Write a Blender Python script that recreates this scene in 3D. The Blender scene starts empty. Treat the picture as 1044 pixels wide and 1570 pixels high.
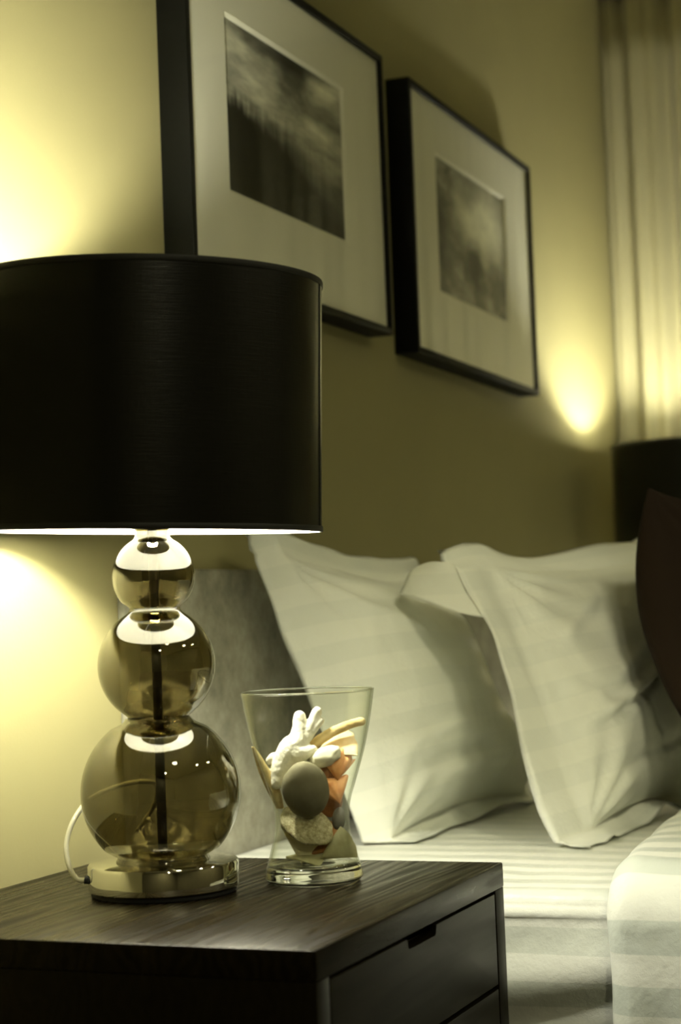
import bpy, bmesh, math, random
from mathutils import Vector, Matrix, noise
rnd = random.Random(7)
SC = bpy.context.scene
COL = SC.collection
V = Vector

# ------------------------------------------------------------------ camera
cam_d = bpy.data.cameras.new('camera')
cam = bpy.data.objects.new('camera', cam_d); COL.objects.link(cam)
HC = .87
PITCH, ROLL, YAW = math.radians(2.995), math.radians(2.267), math.radians(22.612)
fwd = V((math.cos(YAW)*math.cos(PITCH), math.sin(YAW)*math.cos(PITCH), math.sin(PITCH)))
right0 = V((math.sin(YAW), -math.cos(YAW), 0)); up0 = right0.cross(fwd)
right = right0*math.cos(ROLL) - up0*math.sin(ROLL)
up = up0*math.cos(ROLL) + right0*math.sin(ROLL)
m = Matrix((( right.x, up.x, -fwd.x, 0), (right.y, up.y, -fwd.y, 0), (right.z, up.z, -fwd.z, HC), (0, 0, 0, 1)))
cam.matrix_world = m
cam_d.sensor_fit = 'VERTICAL'; cam_d.sensor_height = 24; cam_d.sensor_width = 16
cam_d.lens = 2800/1570*24
cam_d.clip_start = .05
cam_d.dof.use_dof = True; cam_d.dof.focus_distance = 2.25; cam_d.dof.aperture_fstop = 3.0
SC.camera = cam

# ------------------------------------------------------------------ world, exposure, light levels
w = bpy.data.worlds.new('world'); SC.world = w; w.use_nodes = True
w.node_tree.nodes['Background'].inputs[0].default_value = (.5, .5, .35, 1)
w.node_tree.nodes['Background'].inputs[1].default_value = .01
SC.view_settings.view_transform = 'Standard'; SC.view_settings.look = 'None'
SC.view_settings.exposure = .38; SC.view_settings.gamma = 1
SC.view_settings.use_curve_mapping = False
SC.cycles.max_bounces = 14; SC.cycles.transparent_max_bounces = 40
SC.cycles.transmission_bounces = 12; SC.cycles.glossy_bounces = 6; SC.cycles.diffuse_bounces = 5
SC.cycles.sample_clamp_indirect = 6; SC.cycles.blur_glossy = .5
SC.cycles.use_denoising = True
BULB = 560.0           # radiance of the lamp bulbs
BULB_C = (1, .97, .79)
SPOT = 34.0            # watts of each ceiling spotlight
PILLOW_FILL = 34.0        # first level of the added pillow fill light
PILLOW_FILL = 150.0       # watts of the narrow fill light added to brighten the pillows
SPOT_C = (1, .94, .60)

# ------------------------------------------------------------------ helpers
def mat(name, color=(.8, .8, .8), rough=.5, metal=0, spec=.5):
    mt = bpy.data.materials.new(name); mt.use_nodes = True
    b = mt.node_tree.nodes['Principled BSDF']
    b.inputs['Base Color'].default_value = (*color, 1)
    b.inputs['Roughness'].default_value = rough
    b.inputs['Metallic'].default_value = metal
    b.inputs['Specular IOR Level'].default_value = spec
    return mt
def nd(mt, t, **kw):
    n = mt.node_tree.nodes.new(t)
    for k, v in kw.items(): setattr(n, k, v)
    return n
def lk(mt, a, b): mt.node_tree.links.new(a, b)
def bsdf(mt): return mt.node_tree.nodes['Principled BSDF']
def ramp(mt, fac, stops):
    r = nd(mt, 'ShaderNodeValToRGB')
    while len(r.color_ramp.elements) < len(stops): r.color_ramp.elements.new(.5)
    for e, (p, c) in zip(r.color_ramp.elements, stops):
        e.position = p; e.color = (*c, 1)
    lk(mt, fac, r.inputs[0]); return r.outputs[0]
def coords(mt, kind='Object', scale=(1, 1, 1), rot=(0, 0, 0)):
    t = nd(mt, 'ShaderNodeTexCoord'); mp = nd(mt, 'ShaderNodeMapping')
    mp.inputs['Scale'].default_value = scale; mp.inputs['Rotation'].default_value = rot
    lk(mt, t.outputs[kind], mp.inputs[0]); return mp.outputs[0]
def noise_n(mt, vec, scale=5, detail=4, rough=.5):
    n = nd(mt, 'ShaderNodeTexNoise'); n.inputs['Scale'].default_value = scale
    n.inputs['Detail'].default_value = detail; n.inputs['Roughness'].default_value = rough
    lk(mt, vec, n.inputs['Vector']); return n.outputs['Fac']
def bump(mt, h, strength=.2, dist=.002):
    b = nd(mt, 'ShaderNodeBump'); b.inputs['Strength'].default_value = strength; b.inputs['Distance'].default_value = dist
    lk(mt, h, b.inputs['Height']); lk(mt, b.outputs[0], bsdf(mt).inputs['Normal']); return b
def mth(mt, op, a, b=None, c=None):
    n = nd(mt, 'ShaderNodeMath', operation=op)
    for i, x in enumerate((a, b, c)):
        if x is None: continue
        if isinstance(x, (int, float)): n.inputs[i].default_value = x
        else: lk(mt, x, n.inputs[i])
    return n.outputs[0]

def empty(name, label, cat, loc=(0, 0, 0), group=None, rotz=0):
    o = bpy.data.objects.new(name, None); COL.objects.link(o); o.location = loc; o.rotation_euler = (0, 0, rotz)
    o.empty_display_size = .05
    return tag(o, label, cat, group)
def tag(o, label, cat, group=None):
    o['label'] = label; o['category'] = cat
    if group: o['group'] = group
    return o
def obj(name, geo, mt, parent=None, smooth=True, sharp=None, loc=None):
    """geo: bmesh or (verts, faces)"""
    me = bpy.data.meshes.new(name)
    if isinstance(geo, tuple):
        me.from_pydata([tuple(v) for v in geo[0]], [], geo[1])
    else:
        bmesh.ops.recalc_face_normals(geo, faces=geo.faces); geo.to_mesh(me); geo.free()
    me.validate(); me.update()
    for p in me.polygons: p.use_smooth = smooth
    if sharp: me.set_sharp_from_angle(angle=math.radians(sharp))
    if mt: me.materials.append(mt)
    o = bpy.data.objects.new(name, me); COL.objects.link(o)
    if parent: o.parent = parent
    if loc: o.location = loc
    return o
def struct(o): o['kind'] = 'structure'; return o
def box(x0, x1, y0, y1, z0, z1, bev=0, seg=2, bm=None):
    own = bm is None; bm = bm or bmesh.new()
    vs = [bm.verts.new((x, y, z)) for x in (x0, x1) for y in (y0, y1) for z in (z0, z1)]
    fs = [bm.faces.new([vs[i] for i in q]) for q in ((0, 1, 3, 2), (4, 6, 7, 5), (0, 4, 5, 1), (2, 3, 7, 6), (0, 2, 6, 4), (1, 5, 7, 3))]
    if bev:
        es = list({e for f in fs for e in f.edges})
        bmesh.ops.bevel(bm, geom=es, offset=bev, segments=seg, affect='EDGES', profile=.5)
    return bm
def prism(pts, axis, a, b, bev=0):
    """closed 2D outline extruded along axis ('x','y','z') from a to b"""
    def P(p, t):
        return {'x': (t, p[0], p[1]), 'y': (p[0], t, p[1]), 'z': (p[0], p[1], t)}[axis]
    bm = bmesh.new()
    A = [bm.verts.new(P(p, a)) for p in pts]; Bv = [bm.verts.new(P(p, b)) for p in pts]
    f1 = bm.faces.new(A); f2 = bm.faces.new(Bv[::-1]); n = len(pts)
    for i in range(n): bm.faces.new((A[i], Bv[i], Bv[(i+1) % n], A[(i+1) % n]))
    if bev:
        es = list(set(f1.edges) | set(f2.edges))
        bmesh.ops.bevel(bm, geom=es, offset=bev, segments=2, affect='EDGES', profile=.5)
    return bm
def lathe(prof, seg=64, closed=False):
    vs, fs = [], []
    n = len(prof)
    for r, z in prof:
        for k in range(seg):
            a = 2*math.pi*k/seg; vs.append((r*math.cos(a), r*math.sin(a), z))
    rng = n if closed else n-1
    for i in range(rng):
        j = (i+1) % n
        for k in range(seg):
            l = (k+1) % seg
            fs.append((i*seg+k, i*seg+l, j*seg+l, j*seg+k))
    bm = bmesh.new()
    bv = [bm.verts.new(v) for v in vs]
    for f in fs: bm.faces.new([bv[i] for i in f])
    bmesh.ops.remove_doubles(bm, verts=bm.verts, dist=1e-6)
    if not closed:
        bmesh.ops.holes_fill(bm, edges=[e for e in bm.edges if e.is_boundary])
    return bm
def shell_lathe(prof, t, seg=64):
    """thin-walled revolved body: outer profile offset inwards by t, open ends rounded over"""
    n = len(prof); inner = []
    for i, (r, z) in enumerate(prof):
        a = prof[max(i-1, 0)]; b = prof[min(i+1, n-1)]
        dx, dz = b[0]-a[0], b[1]-a[1]; l = math.hypot(dx, dz) or 1
        inner.append((max(r - dz/l*t, 1e-4), z + dx/l*t))
    e0 = ((prof[0][0]+inner[0][0])/2, (prof[0][1]+inner[0][1])/2 - t*.4)
    e1 = ((prof[-1][0]+inner[-1][0])/2, (prof[-1][1]+inner[-1][1])/2 + t*.4)
    return lathe(prof + [e1] + inner[::-1] + [e0], seg, closed=True)
def catmull(pts, n=10):
    P = [V(p) for p in pts]; P = [P[0]*2-P[1]] + P + [P[-1]*2-P[-2]]; out = []
    for i in range(1, len(P)-2):
        a, b, c, d = P[i-1:i+3]
        for k in range(n):
            t = k/n
            out.append(.5*((2*b)+(c-a)*t+(2*a-5*b+4*c-d)*t*t+(3*b-a-3*c+d)*t**3))
    out.append(P[-2]); return out
def tube(pts, rad, seg=10):
    """pts list of Vectors, rad float or list"""
    n = len(pts); rad = rad if isinstance(rad, list) else [rad]*n
    bm = bmesh.new(); rings = []
    nrm = None
    for i in range(n):
        t = (pts[min(i+1, n-1)]-pts[max(i-1, 0)]).normalized()
        if nrm is None: nrm = t.orthogonal().normalized()
        else: nrm = (nrm - t*nrm.dot(t)).normalized()
        bn = t.cross(nrm)
        rings.append([bm.verts.new(pts[i]+(nrm*math.cos(2*math.pi*k/seg)+bn*math.sin(2*math.pi*k/seg))*rad[i]) for k in range(seg)])
    for i in range(n-1):
        for k in range(seg): bm.faces.new((rings[i][k], rings[i][(k+1) % seg], rings[i+1][(k+1) % seg], rings[i+1][k]))
    bm.faces.new(rings[0][::-1]); bm.faces.new(rings[-1])
    return bm
def sst(a, b, x):
    t = min(max((x-a)/(b-a), 0), 1); return t*t*(3-2*t)
def ns(x, y, z=0.): return noise.noise(V((x, y, z)))

# ------------------------------------------------------------------ materials
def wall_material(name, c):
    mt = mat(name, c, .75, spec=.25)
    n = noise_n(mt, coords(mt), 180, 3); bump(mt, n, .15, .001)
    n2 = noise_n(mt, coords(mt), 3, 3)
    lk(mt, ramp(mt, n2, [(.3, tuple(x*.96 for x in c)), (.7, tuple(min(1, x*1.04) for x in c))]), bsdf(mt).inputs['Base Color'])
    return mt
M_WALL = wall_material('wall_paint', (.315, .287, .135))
M_WALL2 = wall_material('wall_paint_dim', (.14, .125, .07))  # darker copy of the wall colour, cuts bounced light from the unseen walls
M_CEIL = wall_material('ceiling_paint', (.42, .40, .25))
M_CARPET = mat('carpet', (.07, .055, .03), .95, spec=.1)
bump(M_CARPET, noise_n(M_CARPET, coords(M_CARPET), 400, 2), .6, .004)
M_TRIM = mat('trim_paint', (.05, .04, .02), .4)

def wood_material(name, rot=(0, 0, 0), calm=False):
    mt = mat(name, (.03, .022, .01), .3, spec=.10)
    v = coords(mt, 'Object', (2.2, 26, 26), rot)
    n1 = noise_n(mt, v, 1.6, 6, .6)
    wv = nd(mt, 'ShaderNodeTexWave', wave_type='BANDS', bands_direction='Y', wave_profile='SIN')
    wv.inputs['Scale'].default_value = .8; wv.inputs['Distortion'].default_value = 16; wv.inputs['Detail'].default_value = 3
    wv.inputs['Detail Scale'].default_value = .9
    lk(mt, coords(mt, 'Object', (2.2, 26, 26), rot), wv.inputs['Vector'])
    v2 = coords(mt, 'Object', (6, 260, 260), rot); n2 = noise_n(mt, v2, 1, 3)
    mx = mth(mt, 'ADD', mth(mt, 'MULTIPLY', wv.outputs['Fac'], .34), mth(mt, 'MULTIPLY', n1, .72))
    lk(mt, ramp(mt, mx, [(.2, (.0045, .0034, .0014)), (.8, (.0085, .0064, .0027))] if calm else [(.22, (.002, .0015, .0006)), (.42, (.0065, .0049, .002)), (.8, (.0135, .010, .0042))]), bsdf(mt).inputs['Base Color'])
    bsdf(mt).inputs['Specular Tint'].default_value = (1, .88, .62, 1)
    h = mth(mt, 'ADD', mx, mth(mt, 'MULTIPLY', n2, .5))
    bump(mt, h, .08 if calm else .18, .0012)
    lk(mt, ramp(mt, mx, [(.2, (.42,)*3), (.8, (.36,)*3)] if calm else [(.22, (.50,)*3), (.45, (.31,)*3), (.8, (.25,)*3)]), bsdf(mt).inputs['Roughness'])
    return mt
M_WOOD = wood_material('dark_stained_oak')
M_WOODF = wood_material('dark_stained_oak_front', calm=True)
M_BLACK = mat('black_gap', (.004, .004, .003), .8)

def frame_material():
    mt = mat('black_frame_lacquer', (.004, .004, .0025), .55, spec=.08)
    bump(mt, noise_n(mt, coords(mt, 'Object', (4, 60, 60)), 6, 3), .08, .001)
    return mt
M_FRAME = frame_material()
M_MAT = mat('mat_board', (.88, .87, .76), .8)
bump(M_MAT, noise_n(M_MAT, coords(M_MAT), 600, 2), .08, .0005)

def thin_glass(name, tint=(1, 1, 1), edge=(1, 1, 1), f0=.04, power=3, graz=1.):
    """thin clear wall: tinted see-through plus a Fresnel mirror (Schlick), the tint deepening where the wall is seen edge-on"""
    mt = bpy.data.materials.new(name); mt.use_nodes = True
    mt.node_tree.nodes.remove(bsdf(mt)); out = mt.node_tree.nodes['Material Output']
    g = nd(mt, 'ShaderNodeNewGeometry'); d = nd(mt, 'ShaderNodeVectorMath', operation='DOT_PRODUCT')
    lk(mt, g.outputs['Normal'], d.inputs[0]); lk(mt, g.outputs['Incoming'], d.inputs[1])
    q = mth(mt, 'SUBTRACT', 1, mth(mt, 'ABSOLUTE', d.outputs['Value']))
    fr = mth(mt, 'ADD', f0, mth(mt, 'MULTIPLY', mth(mt, 'POWER', q, 5), (1-f0)*graz))
    mc = nd(mt, 'ShaderNodeMix', data_type='RGBA')
    lk(mt, mth(mt, 'POWER', q, power), mc.inputs['Factor'])
    mc.inputs['A'].default_value = (*tint, 1); mc.inputs['B'].default_value = (*edge, 1)
    tr = nd(mt, 'ShaderNodeBsdfTransparent'); lk(mt, mc.outputs['Result'], tr.inputs[0])
    gl = nd(mt, 'ShaderNodeBsdfGlossy'); gl.inputs['Roughness'].default_value = 0.0
    mx = nd(mt, 'ShaderNodeMixShader'); lk(mt, fr, mx.inputs[0]); lk(mt, tr.outputs[0], mx.inputs[1]); lk(mt, gl.outputs[0], mx.inputs[2])
    lk(mt, mx.outputs[0], out.inputs[0])
    return mt
M_SMOKE = thin_glass('smoked_glass', (.62, .59, .455), (.38, .36, .23), .14)
M_CLEAR = thin_glass('clear_glass', (.985, .99, .97), (.75, .80, .68), .04, 4)
M_PANE = thin_glass('picture_glass', (.985, .985, .97), (.9, .9, .86), .015, 3, .35)
M_THICK = mat('thick_clear_glass', (.96, .98, .92), 0.0)
bsdf(M_THICK).inputs['Transmission Weight'].default_value = 1; bsdf(M_THICK).inputs['IOR'].default_value = 1.5
M_CHROME = mat('chrome', (.80, .79, .72), .04, 1)
bump(M_CHROME, noise_n(M_CHROME, coords(M_CHROME), 40, 1), .01, .001)
M_BRUSH = mat('brushed_spacer_metal', (.35, .34, .26), .25, 1)
bump(M_BRUSH, noise_n(M_BRUSH, coords(M_BRUSH), 300, 2), .05, .0005)
M_STEM = mat('dark_stem_metal', (.03, .027, .018), .35, .6)

def shade_out():
    mt = mat('black_shade_fabric', (.0035, .0035, .002), .30, spec=.42)
    v = coords(mt, 'Object', (30, 30, 900)); n = noise_n(mt, v, 1, 2)
    v2 = coords(mt, 'Object', (300, 300, 40)); n2 = noise_n(mt, v2, 1, 2)
    bump(mt, mth(mt, 'ADD', n, mth(mt, 'MULTIPLY', n2, .5)), .25, .0006)
    return mt
M_SHADE = shade_out()
M_LINER = mat('white_shade_liner', (.92, .915, .87), .7)
bump(M_LINER, noise_n(M_LINER, coords(M_LINER), 300, 2), .1, .0005)
M_TRIMTAPE = mat('black_edge_tape', (.005, .005, .003), .6)
M_BULB = bpy.data.materials.new('lit_bulb'); M_BULB.use_nodes = True
bsdf(M_BULB).inputs['Emission Color'].default_value = (*BULB_C, 1); bsdf(M_BULB).inputs['Emission Strength'].default_value = BULB
bsdf(M_BULB).inputs['Base Color'].default_value = (1, 1, 1, 1)
M_CORD = mat('clear_cord', (.62, .60, .42), .25)
vv = coords(M_CORD, 'Object', (900, 900, 900)); bump(M_CORD, noise_n(M_CORD, vv, .6, 2), .5, .001)
M_BRASS = mat('socket_metal', (.5, .46, .3), .3, 1)

def suede():
    mt = mat('grey_suede', (.2, .19, .13), .9, spec=.15)
    v = coords(mt); n = noise_n(mt, v, 22, 6, .7)
    n2 = noise_n(mt, coords(mt, 'Object', (5, 5, 5)), 2.5, 4)
    s = mth(mt, 'ADD', mth(mt, 'MULTIPLY', n, .6), mth(mt, 'MULTIPLY', n2, .4))
    lk(mt, ramp(mt, s, [(.35, (.15, .144, .096)), (.5, (.255, .246, .178)), (.66, (.38, .368, .275))]), bsdf(mt).inputs['Base Color'])
    bsdf(mt).inputs['Sheen Weight'].default_value = .25
    bump(mt, noise_n(mt, v, 500, 2), .2, .001)
    return mt
M_SUEDE = suede()

def linen(name, axis_scale, base=(.80, .815, .74), dark=(.755, .775, .705), duty=.5):
    """white cotton sateen, woven in alternating matt and satin bands along the UV's V"""
    mt = mat(name, base, .6, spec=.3)
    t = nd(mt, 'ShaderNodeUVMap'); s = nd(mt, 'ShaderNodeSeparateXYZ'); lk(mt, t.outputs[0], s.inputs[0])
    ph = mth(mt, 'FRACT', mth(mt, 'MULTIPLY', s.outputs['Y'], axis_scale))
    tri = mth(mt, 'ABSOLUTE', mth(mt, 'SUBTRACT', ph, .5))
    f = nd(mt, 'ShaderNodeMapRange', interpolation_type='SMOOTHSTEP')
    f.inputs['From Min'].default_value = duty/2-.012; f.inputs['From Max'].default_value = duty/2+.012
    lk(mt, tri, f.inputs['Value'])
    lk(mt, ramp(mt, f.outputs[0], [(0, dark), (1, base)]), bsdf(mt).inputs['Base Color'])
    lk(mt, ramp(mt, f.outputs[0], [(0, (.38,)*3), (1, (.7,)*3)]), bsdf(mt).inputs['Roughness'])
    bsdf(mt).inputs['Sheen Weight'].default_value = .15
    cr = noise_n(mt, coords(mt, 'Object', (22, 22, 22)), 1.2, 5, .6)
    wv = noise_n(mt, coords(mt, 'Object', (900, 900, 900)), 1, 1)
    bump(mt, mth(mt, 'ADD', mth(mt, 'MULTIPLY', cr, 2.6), mth(mt, 'MULTIPLY', wv, .12)), .28, .004)
    return mt
M_PILLOW = linen('striped_pillowcase', 15)
M_SHEET = linen('striped_sheet', 15, base=(.74, .75, .68), dark=(.62, .645, .575))
M_DUVET = linen('striped_duvet', 13.5, base=(.76, .775, .70), dark=(.60, .64, .575), duty=.48)
M_DARKC = mat('dark_brown_cushion_cloth', (.016, .010, .006), .9, spec=.1)
bump(M_DARKC, noise_n(M_DARKC, coords(M_DARKC, 'Object', (300, 300, 300)), 1, 2), .4, .001)
M_MATTRESS = mat('mattress_ticking', (.6, .6, .5), .9)
bump(M_MATTRESS, noise_n(M_MATTRESS, coords(M_MATTRESS), 60, 2), .2, .003)

def curtain_material():
    mt = mat('sheer_curtain_cloth', (.36, .335, .19), .85, spec=.15)
    n = noise_n(mt, coords(mt, 'Object', (700, 700, 60)), 1, 2); bump(mt, n, .2, .001)
    bsdf(mt).inputs['Sheen Weight'].default_value = .2
    return mt
M_CURTAIN = curtain_material()

# ------------------------------------------------------------------ room shell
YW = 1.26       # picture wall
XF = 5.30       # window wall behind the curtain
X0, Y0, H = -1.6, -2.9, 2.62
struct(obj('floor', box(X0-.1, XF+.1, Y0-.1, YW+.1, -.1, 0), M_CARPET, smooth=False))
struct(obj('ceiling', box(X0-.1, XF+.1, Y0-.1, YW+.1, H, H+.1), M_CEIL, smooth=False))
struct(obj('wall_left', box(X0-.1, XF+.1, YW, YW+.1, 0, H), M_WALL, smooth=False))
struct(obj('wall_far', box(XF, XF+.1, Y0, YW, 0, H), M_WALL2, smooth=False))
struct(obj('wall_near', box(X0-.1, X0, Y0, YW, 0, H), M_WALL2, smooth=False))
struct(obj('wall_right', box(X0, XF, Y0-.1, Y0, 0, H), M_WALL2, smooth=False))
struct(obj('baseboard_left', box(X0, XF, YW-.015, YW, 0, .1, .003), M_TRIM, smooth=False))

# curtain along the window wall
def curtain():
    vs, fs, ny, nz = [], [], 900, 14
    ya, yb = Y0+.05, YW-.006
    for i in range(ny+1):
        y = ya+(yb-ya)*i/ny
        ph = y*48 + 2.2*ns(y*2.3, 4.1) + 1.1*ns(y*6, 9.3)
        for k in range(nz+1):
            z = .02+(H-.02-.03)*k/nz
            amp = .030*(.7+.5*ns(y*3, 1.7)) * (1-.25*k/nz)
            x = 5.10 + amp*math.sin(ph+.25*ns(y*2, z*.8)) + .012*math.sin(ph*2.3+1+.3*z)
            vs.append((x, y, z))
    for i in range(ny):
        for k in range(nz):
            a = i*(nz+1)+k; fs.append((a, a+nz+1, a+nz+2, a+1))
    bm = bmesh.new(); bv = [bm.verts.new(v) for v in vs]
    for f in fs: bm.faces.new([bv[j] for j in f])
    r = empty('curtain', 'full-length olive curtain in soft folds behind the far lamp', 'curtain', (0, 0, 0))
    c = obj('curtain_cloth', bm, M_CURTAIN, r)
    s = c.modifiers.new('thickness', 'SOLIDIFY'); s.thickness = .0015
    obj('curtain_rail', box(5.085, 5.115, ya, yb, H-.03, H, .003), M_TRIM, r, smooth=False)
curtain()

# ceiling spotlights over the passage beyond the bed (they make the two glints in the glass balls), and an added fill light for the pillows
def spotlight(name, x, y, label, lens=300, watts=SPOT, aim=None, cone=160, rad=.06):
    r = empty(name, label, 'ceiling light', (x, y, H), 'recessed ceiling spotlights')
    q = rad/.045 if rad > .06 else 1
    obj('trim_ring', lathe([(.036*q, -.001), (.050*q, -.001), (.052*q, -.005), (.047*q, -.009), (.038*q, -.006)], 32, True), M_CHROME, r)
    e = None
    if not e:
        e = mat('spot_lens', (.9, .9, .8), .3); bsdf(e).inputs['Emission Color'].default_value = (*SPOT_C, 1); bsdf(e).inputs['Emission Strength'].default_value = lens
    obj('spot_lens', lathe([(.0001, -.004), (.02*q, -.0042), (.035*q, -.003), (.035*q, -.001)], 32), e, r)
    l = bpy.data.lights.new('spot_beam', 'SPOT'); l.energy = watts; l.color = SPOT_C; l.spot_size = math.radians(cone); l.spot_blend = .6; l.shadow_soft_size = rad
    lo = bpy.data.objects.new('spot_beam', l); COL.objects.link(lo); lo.parent = r; lo.location = (0, 0, -.02)
    if aim: lo.rotation_euler = (V(aim)-V((x, y, H-.02))).to_track_quat('-Z', 'Y').to_euler()
spotlight('ceiling_spotlight', 2.06, -1.93, 'recessed ceiling spotlight over the passage, the one nearer the camera')
spotlight('ceiling_spotlight', 3.40, -2.05, 'recessed ceiling spotlight over the passage, the one nearer the curtain')
spotlight('ceiling_spotlight', -.68, -.90, 'recessed ceiling spotlight behind the camera, far from the bed', 1000)
spotlight('ceiling_spotlight', .70, -.70, 'added round ceiling fill light between the camera and the bed, aimed at the white pillows', 12, PILLOW_FILL, (2.92, .90, .66), 20, .22)  # invented out-of-frame source, there only to lift the pillows

# ------------------------------------------------------------------ nightstands
def nightstand(label, loc):
    W, D, Ht = .577, .541, .55
    r = empty('nightstand', label, 'nightstand', loc, 'nightstands beside the bed')
    t = .030
    obj('top_panel', box(0, W, 0, D, Ht-t, Ht, .0022), M_WOOD, r, sharp=40)
    obj('side_panel', box(0, .031, .001, D, 0.04, Ht-t-.0002, .0006), M_WOODF, r, sharp=40)
    obj('side_panel', box(W-.031, W, .001, D, 0.04, Ht-t-.0002, .0006), M_WOODF, r, sharp=40)
    obj('back_panel', box(.031, W-.031, D-.012, D, .04, Ht-t-.001), M_WOOD, r, smooth=False)
    obj('bottom_panel', box(.031, W-.031, .001, D-.012, .04, .07, .001), M_WOOD, r, sharp=40)
    obj('plinth', box(.02, W-.02, .03, D-.02, 0, .04), M_BLACK, r, smooth=False)
    x0, x1 = .0345, W-.0345
    def drawer(za, zb):
        n0, n1, nh, rr = .243, .333, .0125, .006
        pts = [(x0, za), (x1, za), (x1, zb), (n1, zb)]
        for k in range(5):
            a = -math.pi/2*k/4; pts.append((n1-rr+rr*math.cos(a), zb-nh+rr+rr*math.sin(a)))
        for k in range(5):
            a = -math.pi/2-math.pi/2*k/4; pts.append((n0+rr+rr*math.cos(a), zb-nh+rr+rr*math.sin(a)))
        pts += [(n0, zb), (x0, zb)]
        d = obj('drawer', prism(pts, 'y', .0012, .021, .0010), M_WOODF, r, sharp=40)
        bx = bmesh.new()
        box(x0+.004, x1-.004, .022, .03, za+.004, zb-.03, 0, bm=bx)
        box(x0+.004, x0+.014, .03, D-.05, za+.004, zb-.03, 0, bm=bx)
        box(x1-.014, x1-.004, .03, D-.05, za+.004, zb-.03, 0, bm=bx)
        box(x0+.004, x1-.004, .03, D-.05, za, za+.004, 0, bm=bx)
        box(x0+.004, x1-.004, D-.05, D-.042, za+.004, zb-.03, 0, bm=bx)
        obj('drawer_box', bx, M_BLACK, d, smooth=False)
    drawer(.4085, .5165); drawer(.2930, .4015+.0015); drawer(.0735, .2875)
    return r
nightstand('dark stained wooden nightstand with notched drawers under the glass-ball lamp and the vase', (1.583, .7020, 0))
nightstand('dark wooden nightstand at the far side of the bed, mostly hidden, under the distant lamp', (4.42, .70, 0))

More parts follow.
